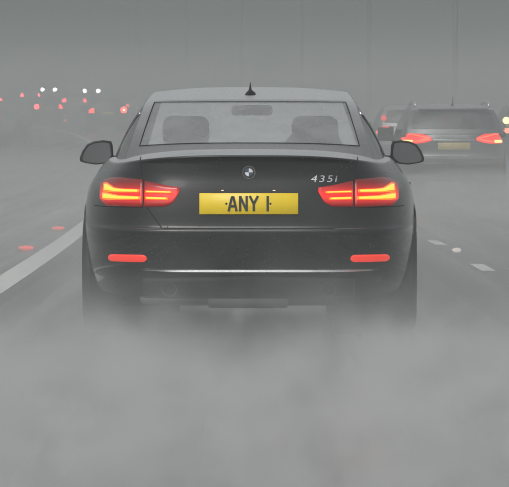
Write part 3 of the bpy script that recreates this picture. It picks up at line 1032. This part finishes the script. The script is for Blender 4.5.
def build_suv(name, loc, rz, paint, detail, tail=None, head=None):
    root = empty(name, loc, rz)
    vs, fs = loft_body(SUV_SPEC, 40 if detail else 24, 3)
    axles = (.83, 3.48)
    mk('body', vs, cut_arches(vs, fs, axles, .345, .39), paint, root)
    skin = Skin(vs, fs)
    wheel_wells(root, axles, .345, .45, .87)
    wheels(root, axles, .345, .775, .22, detail)
    v, f = grid(2, 4, lambda u, t: Vector(((u - .5) * 1.5, .3 + t * 3.8, .27)))
    mk('underbody', v, f, M['gap'], root)
    build_cabin(root, SUV_CAB, dict(paint=paint, side=M['glass_dark'], rear=M['glass_dark'], front=M['glass_front'] if not head else M['glass_dark']))
    box('dashboard', -.70, .70, 2.9, 3.4, .8, 1.03, M['interior'], root, .04, 2)
    for s in (1, -1):
        bm = bmesh.new()
        add_box(bm, s * .36 - .24, s * .36 + .24, 1.85, 2.0, .5, 1.12, .05, 2)
        o = from_bm('seat', bm, M['cloth'], root, True)
        bm = bmesh.new(); add_box(bm, s * .36 - .13, s * .36 + .13, 1.84, 1.95, 1.13, 1.32, .04, 2)
        from_bm('headrest', bm, M['cloth'], o, True)
        # mirrors
        bm = bmesh.new(); add_box(bm, s * .90, s * 1.05, 2.85, 3.0, 1.0, 1.125, .055, 4)
        mi = from_bm('door_mirror', bm, M['plastic'], root, True)
        box('mirror_glass', s * .925, s * 1.025, 2.846, 2.852, 1.025, 1.10, M['glass_dark'], mi)
        v, f = tube([(s * .80, 2.95, .99), (s * .92, 2.93, 1.03)], .03, 8); mk('mirror_foot', v, f, M['plastic'], mi)
    if detail:
        # dark lower bumper, reflectors, pale crease, tail lamps, rails, wiper, aerial
        patch('bumper_cladding', skin, span(-.80, .80, 24), lambda x: .60, lambda x: .335, .004, M['plastic'], root, 4, .02)
        for s in (1, -1):
            patch('reflector', skin, span(s * .60, s * .76, 8), lambda x: .585, lambda x: .555, .010, M['lens'], root, 1, .01)
            lt = lin([(.36, 1.005), (.48, 1.06), (.66, 1.105), (.83, 1.115)])
            lb = lin([(.36, .955), (.50, .915), (.66, .90), (.83, .915)])
            lamp = patch('tail_lamp', skin, span(s * .365, s * .82, 14), lambda x: lt(abs(x)), lambda x: lb(abs(x)), .006, M['lens_dim'], root, 4, .03)
            a = lin([(.40, .988), (.60, 1.045), (.78, 1.085)]); 
            patch('light_bar', skin, span(s * .40, s * .78, 12), lambda x: a(abs(x)) + .013, lambda x: a(abs(x)) - .013, .012, M['suv_led'], lamp, 1, .012)
            b = lin([(.40, .975), (.58, .942), (.78, .935)])
            patch('light_bar', skin, span(s * .40, s * .645, 8), lambda x: b(abs(x)) + .012, lambda x: b(abs(x)) - .012, .012, M['suv_led'], lamp, 1, .012)
            patch('brake_light', skin, span(s * .66, s * .80, 8), lambda x: .965, lambda x: .918, .013, M['suv_core'], lamp, 1, .012)
            rp = [(s * .60, .62, 1.53), (s * .60, .68, 1.585), (s * .605, .85, 1.615), (s * .61, 1.6, 1.625), (s * .605, 2.2, 1.60), (s * .60, 2.35, 1.55)]
            v, f = tube(rp, .020, 8); mk('roof_rail', v, f, M['trim'], root)
        zc = .862
        y = skin.hit(0, zc, 0).y - .015
        M['plate_far'] = pbr('plate_far', (.62, .50, .20), .5, noise=.35, nscale=16)
        box('number_plate', -.262, .262, y, y + .012, zc - .06, zc + .06, M['plate_far'], root, .003, 1)
        y = skin.hit(0, .965, 0).y
        box('tailgate_trim', -.34, .34, y - .02, y + .02, .945, .975, M['chrome'], root, .008, 2)
        v, f = tube([(.0, .165, 1.14), (-.10, .17, 1.16), (-.36, .19, 1.20)], [.016, .010, .006], 6); mk('wiper', v, f, M['plastic'], root)
        v, f = tube([(0, .55, 1.52), (0, .50, 1.60), (0, .42, 1.70)], [.03, .008, .004], 6); mk('aerial', v, f, M['plastic'], root)
        bm = bmesh.new()
        mt = Matrix.Translation((0, .36, 1.50)) @ Matrix.Rotation(R(12), 4, 'X')
        add_box(bm, -.56, .56, -.10, .10, -.012, .018, .01, 2, mt)
        from_bm('roof_spoiler', bm, paint, root, True)
    else:
        y = skin.hit(0, .84, 0).y
        box('number_plate', -.26, .26, y - .012, y, .78, .90, M['plate_yellow'], root)
        if tail:
            for s in (1, -1):
                patch('tail_lamp', skin, span(s * .60, s * .83, 6), lambda x: tail[1], lambda x: tail[2], .01, tail[0], root, 2, .03)
        if head:
            for s in (1, -1):
                v, f = lathe_y([(.0, .02), (.165, .02), (.17, 0.0), (.15, -.12)], 16, s * .64, 4.42, .74)
                mk('headlamp', v, f, head, root)
            box('grille', -.42, .42, 4.33, 4.40, .50, .78, M['plastic'], root, .02, 1)
    return root

def place(px, d):       # a photo column at a distance along the road -> x
    return (px - VPX) / F_PX * d
def at_road(x, d):      # a point of the road surface under world x, distance d
    return Vector((x, d, gz(x - curve(d), d)))

suv = build_suv('suv', at_road(place(454.3, 74.3), 74.3), heading(74.3), M['grey_paint'], True)
suv.scale = (1.0, 1.0, .968)
tag(suv, 'grey SUV with roof rails and angular red tail lamps in the lane to the right', 'suv')

rl = far_lamp('far_tail_red', (1.0, .05, .04), 6.0)
mpv = build_suv('family_car', at_road(place(416, 104), 104), heading(104), M['pale_paint'], False, (far_lamp('tail_red_mid', (1.0, .05, .05), 2.6), 1.10, 1.02))
for s in (1, -1):
    v, f = lathe_y([(.0, -.02), (.06, -.012), (.07, .16)], 16, s * .71, .24, 1.26)
    mk('upper_lamp', v, f, far_lamp('tail_red_upper', (1.0, .05, .06), 1.7), mpv)
tag(mpv, 'pale family car half hidden ahead of the grey SUV, on its left', 'car')
for s in (1, -1):
    for dx in (0.0, .13):
        v, f = lathe_y([(.0, -.012), (.042, -.008), (.045, .03)], 16, s * (.85 - dx), .24 + .04 * dx, .985 - .045)
        mk('round_lamp', v, f, far_lamp('round_lamp_red', (1.0, .12, .09), 3.0), mpv)
c3 = build_suv('family_car', at_road(place(508, 98) + .73, 98), heading(98), M['dark_paint'], False, (far_lamp('tail_red_edge', (1.0, .22, .15), 5.0), 1.06, .95))
tag(c3, 'dark car beyond the grey SUV at the right edge, warm light above a red lamp', 'car')
for s in (1, -1):
    v, f = lathe_y([(.0, -.02), (.07, -.012), (.08, .12)], 16, s * .745, .16, 1.225)
    mk('upper_lamp', v, f, far_lamp('upper_lamp_amber', (1.0, .72, .35), 5.0), c3)

G1 = 'cars queueing round the left-hand bend'
def far_car(px, d, paint, c, es, z1, z0, label):
    o = build_suv('family_car', at_road(place(px, d), d), heading(d), M[paint], False, (far_lamp('far_tail', c, es), z1, z0))
    tag(o, label, 'car', G1)
    return o
a = far_car(108, 205, 'dark_paint', (1.0, .04, .03), 14.0, 1.10, .84, 'hazy dark car on the bend just left of the coupe, one bright brake light')
v, f = lathe_y([(.0, -.01), (.14, -.005), (.15, .06)], 16, .72, .10, .98)
bl = mk('brake_light', v, f, far_lamp('far_brake', (1.0, .05, .04), 24.0), a)
v, f = lathe_y([(.0, -.02), (.045, -.016), (.05, .02)], 16, .72, .09, .98)
mk('bulb', v, f, far_lamp('far_brake_core', (1.0, .45, .3), 40.0), bl)
b = far_car(49, 270, 'red_paint', (1.0, .03, .04), 34.0, 1.06, .84, 'hazy car low in the far left traffic with a red lamp at each side')
v, f = lathe_y([(.0, -.01), (.15, -.005), (.16, .06)], 16, -.72, .10, .95)
mk('brake_light', v, f, far_lamp('far_brake_red', (1.0, .06, .08), 36.0), b)
far_car(75, 315, 'white_paint', (1.0, .03, .05), 60.0, 1.10, .80, 'hazy pale car on the bend, partly beyond the two nearest red-lamped cars')
far_car(31, 380, 'pale_paint', (1.0, .04, .06), 130.0, 1.08, .82, 'faint car furthest round the bend, below the leftmost white headlights')
far_car(141, 240, 'dark_paint', (1.0, .10, .05), 9.0, 1.10, .90, 'dark car mostly hidden behind the left side of the coupe roof')
far_car(-8, 350, 'dark_paint', (1.0, .05, .06), 80.0, 1.10, .86, 'faint hazy car at the left edge of the photo, one pink tail lamp showing')

HL = far_lamp('headlamp_white', (1.0, .97, .86), 380.0)
HL2 = far_lamp('headlamp_white_far', (1.0, .97, .86), 800.0)
G2 = 'oncoming cars with headlights on'
o1 = build_suv('oncoming_car', at_road(place(85.5, 425), 425), heading(425) + math.pi, M['dark_paint'], False, None, HL)
tag(o1, 'oncoming car with a pair of white headlights, above the red lamps near the coupe', 'car', G2)
o2 = build_suv('oncoming_car', at_road(place(22.5, 450), 450), heading(450) + math.pi, M['dark_paint'], False, None, HL2)
tag(o2, 'oncoming car with the leftmost pair of white headlights', 'car', G2)
o3 = build_suv('oncoming_car', at_road(place(43, 470), 470), heading(470) + math.pi, M['dark_paint'], False, None, HL2)
tag(o3, 'oncoming car with white headlights just right of the leftmost pair', 'car', G2)

# ------------------------------------------------------------------ central barrier, lamp columns, verge
def barrier():
    prof = [(-.30, 0), (-.30, .08), (-.16, .30), (-.10, .88), (.10, .88), (.16, .30), (.30, .08), (.30, 0)]
    ds = [60 + 6 * i for i in range(110)]
    vs, fs = [], []
    for d in ds:
        for dx, dz in prof:
            p = on_road(11.3, d); vs.append((p.x + dx, p.y, p.z + dz - .05))
    n = len(prof)
    for i in range(len(ds) - 1):
        for j in range(n - 1):
            fs.append((i * n + j, i * n + j + 1, (i + 1) * n + j + 1, (i + 1) * n + j))
    fs.append(tuple(range(n))); fs.append(tuple(range((len(ds) - 1) * n, len(ds) * n)))
    o = mk('central_barrier', vs, fs, M['concrete'], None, False)
    tag(o, 'long low concrete barrier between the two carriageways', 'barrier')
barrier()

def lamp_column():
    root = empty('lamp_column')
    v, f = tube([(0, 0, 0), (0, 0, 1.3), (0, 0, 1.35), (0, 0, 12)], [.13, .13, .10, .085], 12)
    mk('pole', v, f, M['steel'], root)
    for s in (1, -1):
        v, f = tube([(0, 0, 11.6), (s * .5, 0, 12.0), (s * 1.6, 0, 12.15)], [.05, .045, .04], 8)
        arm = mk('arm', v, f, M['steel'], root)
        bm = bmesh.new(); add_box(bm, s * 1.5, s * 2.2, -.14, .14, 12.08, 12.24, .05, 2)
        from_bm('lantern', bm, M['steel'], root, True)
    return root
lc = lamp_column()
names = ['tall lamp column rising above the grey SUV', 'faint lamp column between the black coupe and the grey SUV', 'very faint lamp column above the right half of the coupe roof',
         'barely visible lamp column above the aerial of the coupe', 'very faint lamp column above the left half of the coupe roof', 'barely visible lamp column left of the coupe roof', 'lamp column lost in haze above the far left traffic']
for k, d in enumerate((166, 201, 234, 269, 304, 339, 374)):
    o = lc if k == 0 else copy_tree(lc)
    o.location = on_road(11.3, d)
    o.location.z -= .05
    o.rotation_euler = (0, 0, heading(d))
    tag(o, names[k], 'lamp post', 'lamp columns along the central barrier')

# grass on the verge (one mass)
rnd = random.Random(3)
vs, fs = [], []
for i in range(9000):
    d = 70 + 260 * rnd.random() ** 1.2
    o = -5.5 - 7.5 * rnd.random() ** 1.3
    p = on_road(o, d); p.z += bankside(o, d)
    hgt = rnd.uniform(.10, .38) * (1.0 if rnd.random() < .85 else 1.8)
    a = rnd.uniform(0, math.pi); w = rnd.uniform(.02, .05)
    dx, dy = math.cos(a) * w, math.sin(a) * w
    lx, ly = rnd.uniform(-.15, .15), rnd.uniform(-.15, .15)
    b0 = len(vs)
    vs += [(p.x - dx, p.y - dy, p.z - .02), (p.x + dx, p.y + dy, p.z - .02), (p.x + lx * .5 + dx * .7, p.y + ly * .5, p.z + hgt * .6), (p.x + lx, p.y + ly, p.z + hgt)]
    fs += [(b0, b0 + 1, b0 + 2), (b0, b0 + 2, b0 + 3)]
g = mk('verge_grass', vs, fs, M['grass'], None, False)
tag(g, 'rough wet grass on the verge beyond the hard shoulder', 'grass', kind='stuff')

def shrub(x, d, h, rx, seed, label):
    r = random.Random(seed)
    base = at_road(x, d); base.z += bankside(x - curve(d), d)
    root = empty('shrub', base)
    tag(root, label, 'shrub', 'shrubs on the left verge')
    vs, fs = [], []
    for k in range(7):
        t = (r.uniform(-.6, .6) * rx, r.uniform(-.4, .4) * rx, h * r.uniform(.5, .9))
        v, f = tube([(0, 0, -.05), (t[0] * .4, t[1] * .4, t[2] * .5), t], [.03, .02, .008], 5)
        b = len(vs); vs += v; fs += [tuple(b + i for i in q) for q in f]
    mk('stem', vs, fs, M['bark'], root)
    vs, fs = [], []
    clumps = [(r.uniform(-1, 1) * rx, r.uniform(-.7, .7) * rx, h * r.uniform(.25, .95), r.uniform(.12, .30)) for _ in range(26)]
    for cx, cy_, cz, cr in clumps:
        for _ in range(70):
            v = Vector((r.gauss(0, 1), r.gauss(0, 1), r.gauss(0, 1))).normalized() * cr * r.random() ** .4
            p = Vector((cx, cy_, cz)) + v
            if p.z < .03: continue
            n = Vector((r.gauss(0, 1), r.gauss(0, 1), r.gauss(0, 1) + .5)).normalized()
            a = n.orthogonal().normalized(); b2 = n.cross(a); s = r.uniform(.025, .06)
            b = len(vs)
            vs += [p - a * s, p - b2 * s * .5, p + a * s, p + b2 * s * .5]
            fs.append((b, b + 1, b + 2, b + 3))
    mk('foliage', vs, fs, M['leaf'], root, False)
shrub(place(5, 150), 150, 1.0, .75, 5, 'low ragged shrub on the verge at the left edge of the photo')

# ------------------------------------------------------------------ air: rain haze and the spray thrown up by the wheels
def box_obj(name, x0, x1, y0, y1, z0, z1, mat):
    return box(name, x0, x1, y0, y1, z0, z1, mat)

def haze_mat(density, c, name='rain_haze'):
    m = bpy.data.materials.new(name); m.use_nodes = True
    n, l = m.node_tree.nodes, m.node_tree.links
    n.clear()
    out = n.new('ShaderNodeOutputMaterial')
    v = n.new('ShaderNodeVolumePrincipled')
    v.inputs['Color'].default_value = (*c, 1)
    v.inputs['Density'].default_value = density
    v.inputs['Anisotropy'].default_value = 0.0
    l.new(v.outputs[0], out.inputs['Volume'])
    return m
hz = box_obj('haze', -420, 320, -60, 940, -2, 27, haze_mat(.0070, (.40, .435, .43)))
tag(hz, 'even grey rain haze filling the air over the motorway', 'haze', kind='stuff')

# low mist of spray hanging over both carriageways: a closed slab that follows the road
def closed(name, vs, fs, mat):
    bm = bmesh.new()
    bv = [bm.verts.new(v) for v in vs]
    for f in fs: bm.faces.new([bv[i] for i in f])
    return from_bm(name, bm, mat)
def mist_layer(d0, d1, o0, o1, h, density, label):
    ds = [d0 + (d1 - d0) * k / 60 for k in range(61)]
    os_ = [lerp(o0, o1, k / 4) for k in range(5)]
    rr = random.Random(11)
    vs, fs = [], []
    for d in ds:
        for o in os_: vs.append(on_road(o, d, .02))
        for o in os_: vs.append(on_road(o, d, h * rr.uniform(.85, 1.15)))
    for i in range(60):
        a, b = i * 10, (i + 1) * 10
        for j in range(4):
            fs.append((a + j, b + j, b + j + 1, a + j + 1))
            fs.append((a + 5 + j, a + 6 + j, b + 6 + j, b + 5 + j))
        fs.append((a, a + 5, b + 5, b)); fs.append((a + 4, b + 4, b + 9, a + 9))
    for a, rev in ((0, False), (600, True)):
        for j in range(4):
            q = (a + j, a + j + 1, a + 6 + j, a + 5 + j)
            fs.append(tuple(reversed(q)) if rev else q)
    o = closed('road_mist', vs, fs, haze_mat(density, (.93, .96, .95), 'road_mist'))
    tag(o, label, 'mist', kind='stuff')
mist_layer(29.5, 150, -9, 30, 2.6, .0090, 'bright mist of spray hanging over the motorway beyond the coupe')
mist_layer(150, 400, -9, 30, 4.0, .0014, 'faint mist of spray over the far bend')
mist_layer(24.9, 120, -10, 30, .45, .042, 'thin layer of spray skimming the wet tarmac')

def spray_mat(name, dens, cx, track, y_car, y_end, w0, w1, h0, h1):
    """two plumes off the rear wheels that widen, rise and merge behind the car (towards -y)"""
    m = bpy.data.materials.new(name); m.use_nodes = True
    n, l = m.node_tree.nodes, m.node_tree.links
    n.clear()
    out = n.new('ShaderNodeOutputMaterial')
    vp = n.new('ShaderNodeVolumePrincipled')
    vp.inputs['Color'].default_value = (.955, .965, .96, 1)
    vp.inputs['Anisotropy'].default_value = .1
    tc = n.new('ShaderNodeTexCoord')
    sx = n.new('ShaderNodeSeparateXYZ'); l.new(tc.outputs['Object'], sx.inputs[0])
    X, Y, Z = sx.outputs
    def mt(op, a, b=None):
        k = n.new('ShaderNodeMath'); k.operation = op
        for i, q in enumerate((a, b)):
            if q is None: continue
            if isinstance(q, (int, float)): k.inputs[i].default_value = q
            else: l.new(q, k.inputs[i])
        return k.outputs[0]
    def ramp(v, a, b, c=0., d=1., smooth=True):
        k = n.new('ShaderNodeMapRange')
        if smooth: k.interpolation_type = 'SMOOTHSTEP'
        l.new(v, k.inputs['Value'])
        for nm, q in zip(('From Min', 'From Max', 'To Min', 'To Max'), (a, b, c, d)): k.inputs[nm].default_value = q
        return k.outputs[0]
    t = ramp(Y, y_car, y_end, 0., 1., False)                        # 0 at the wheels, 1 far behind the car
    w = mt('ADD', mt('MULTIPLY', t, w1 - w0), w0)
    h = mt('ADD', mt('MULTIPLY', t, h1 - h0), h0)
    dx = mt('ABSOLUTE', mt('SUBTRACT', mt('ABSOLUTE', mt('SUBTRACT', X, cx)), track))
    q = mt('DIVIDE', dx, w)
    lat = mt('EXPONENT', mt('MULTIPLY', mt('MULTIPLY', q, q), -1.0))
    lat = mt('ADD', lat, mt('MULTIPLY', t, .42))                     # the plumes run together further back
    ez = mt('EXPONENT', mt('DIVIDE', mt('MULTIPLY', mt('MAXIMUM', Z, 0.0), -1.0), h))
    top = ramp(Z, 1.0, 1.35, 1., 0.)
    edge = ramp(mt('ABSOLUTE', mt('SUBTRACT', X, cx)), 3.0, 4.4, 1., 0.)
    al = mt('MULTIPLY', ramp(Y, y_car + .1, y_car - 4.2), ramp(Y, y_end, y_end + 4))
    mp = n.new('ShaderNodeMapping'); mp.inputs['Scale'].default_value = (1.0, .20, 1.0)
    l.new(tc.outputs['Object'], mp.inputs[0])
    ns = n.new('ShaderNodeTexNoise'); ns.inputs['Scale'].default_value = 3.4; ns.inputs['Detail'].default_value = 5
    ns.inputs['Roughness'].default_value = .6
    l.new(mp.outputs[0], ns.inputs['Vector'])
    nz = ramp(ns.outputs['Fac'], .34, .68, .2, 2.0)
    d = mt('MULTIPLY', mt('MULTIPLY', ez, lat), mt('MULTIPLY', al, nz))
    d = mt('MULTIPLY', mt('MULTIPLY', d, dens), mt('MULTIPLY', top, edge))
    l.new(d, vp.inputs['Density'])
    l.new(vp.outputs[0], out.inputs['Volume'])
    return m
s1 = box_obj('road_spray', -3.6, 3.6, 8, 25.7, .012, 1.0, spray_mat('coupe_spray', .95, 0.0, .80, 25.0, 8.0, .42, 2.0, .115, .15))
tag(s1, 'pale billowing spray thrown up from the wet road behind the black coupe', 'spray', kind='stuff')

def spray_heap(cx, y0, y1, w, h, density, label):
    """a long soft heap of even spray lying on the road behind a vehicle"""
    nu, nv = 40, 24
    rr = random.Random(4)
    vs, fs = [], []
    for i in range(nu + 1):
        t = i / nu
        prof = max(.02, math.sin(math.pi * t) ** .6)
        for j in range(nv):
            a = math.pi * j / (nv - 1)
            k = prof * rr.uniform(.92, 1.08)
            vs.append((cx + w * k * math.cos(a), lerp(y0, y1, t), .02 + h * k * math.sin(a) ** 1.5 if 0 < j < nv - 1 else .02))
    for i in range(nu):
        for j in range(nv):
            q = (j + 1) % nv
            fs.append((i * nv + j, i * nv + q, (i + 1) * nv + q, (i + 1) * nv + j))
    fs.append(tuple(range(nv))); fs.append(tuple(range(nu * nv + nv - 1, nu * nv - 1, -1)))
    o = closed('road_spray', vs, fs, haze_mat(density, (.955, .965, .96), 'suv_spray'))
    tag(o, label, 'spray', kind='stuff')
spray_heap(3.4, 50, 81, 2.5, .95, .016, 'pale spray rising behind the grey SUV')
spray_heap(3.4, 56, 80, 2.0, .50, .045, 'dense low spray at the wheels of the grey SUV')
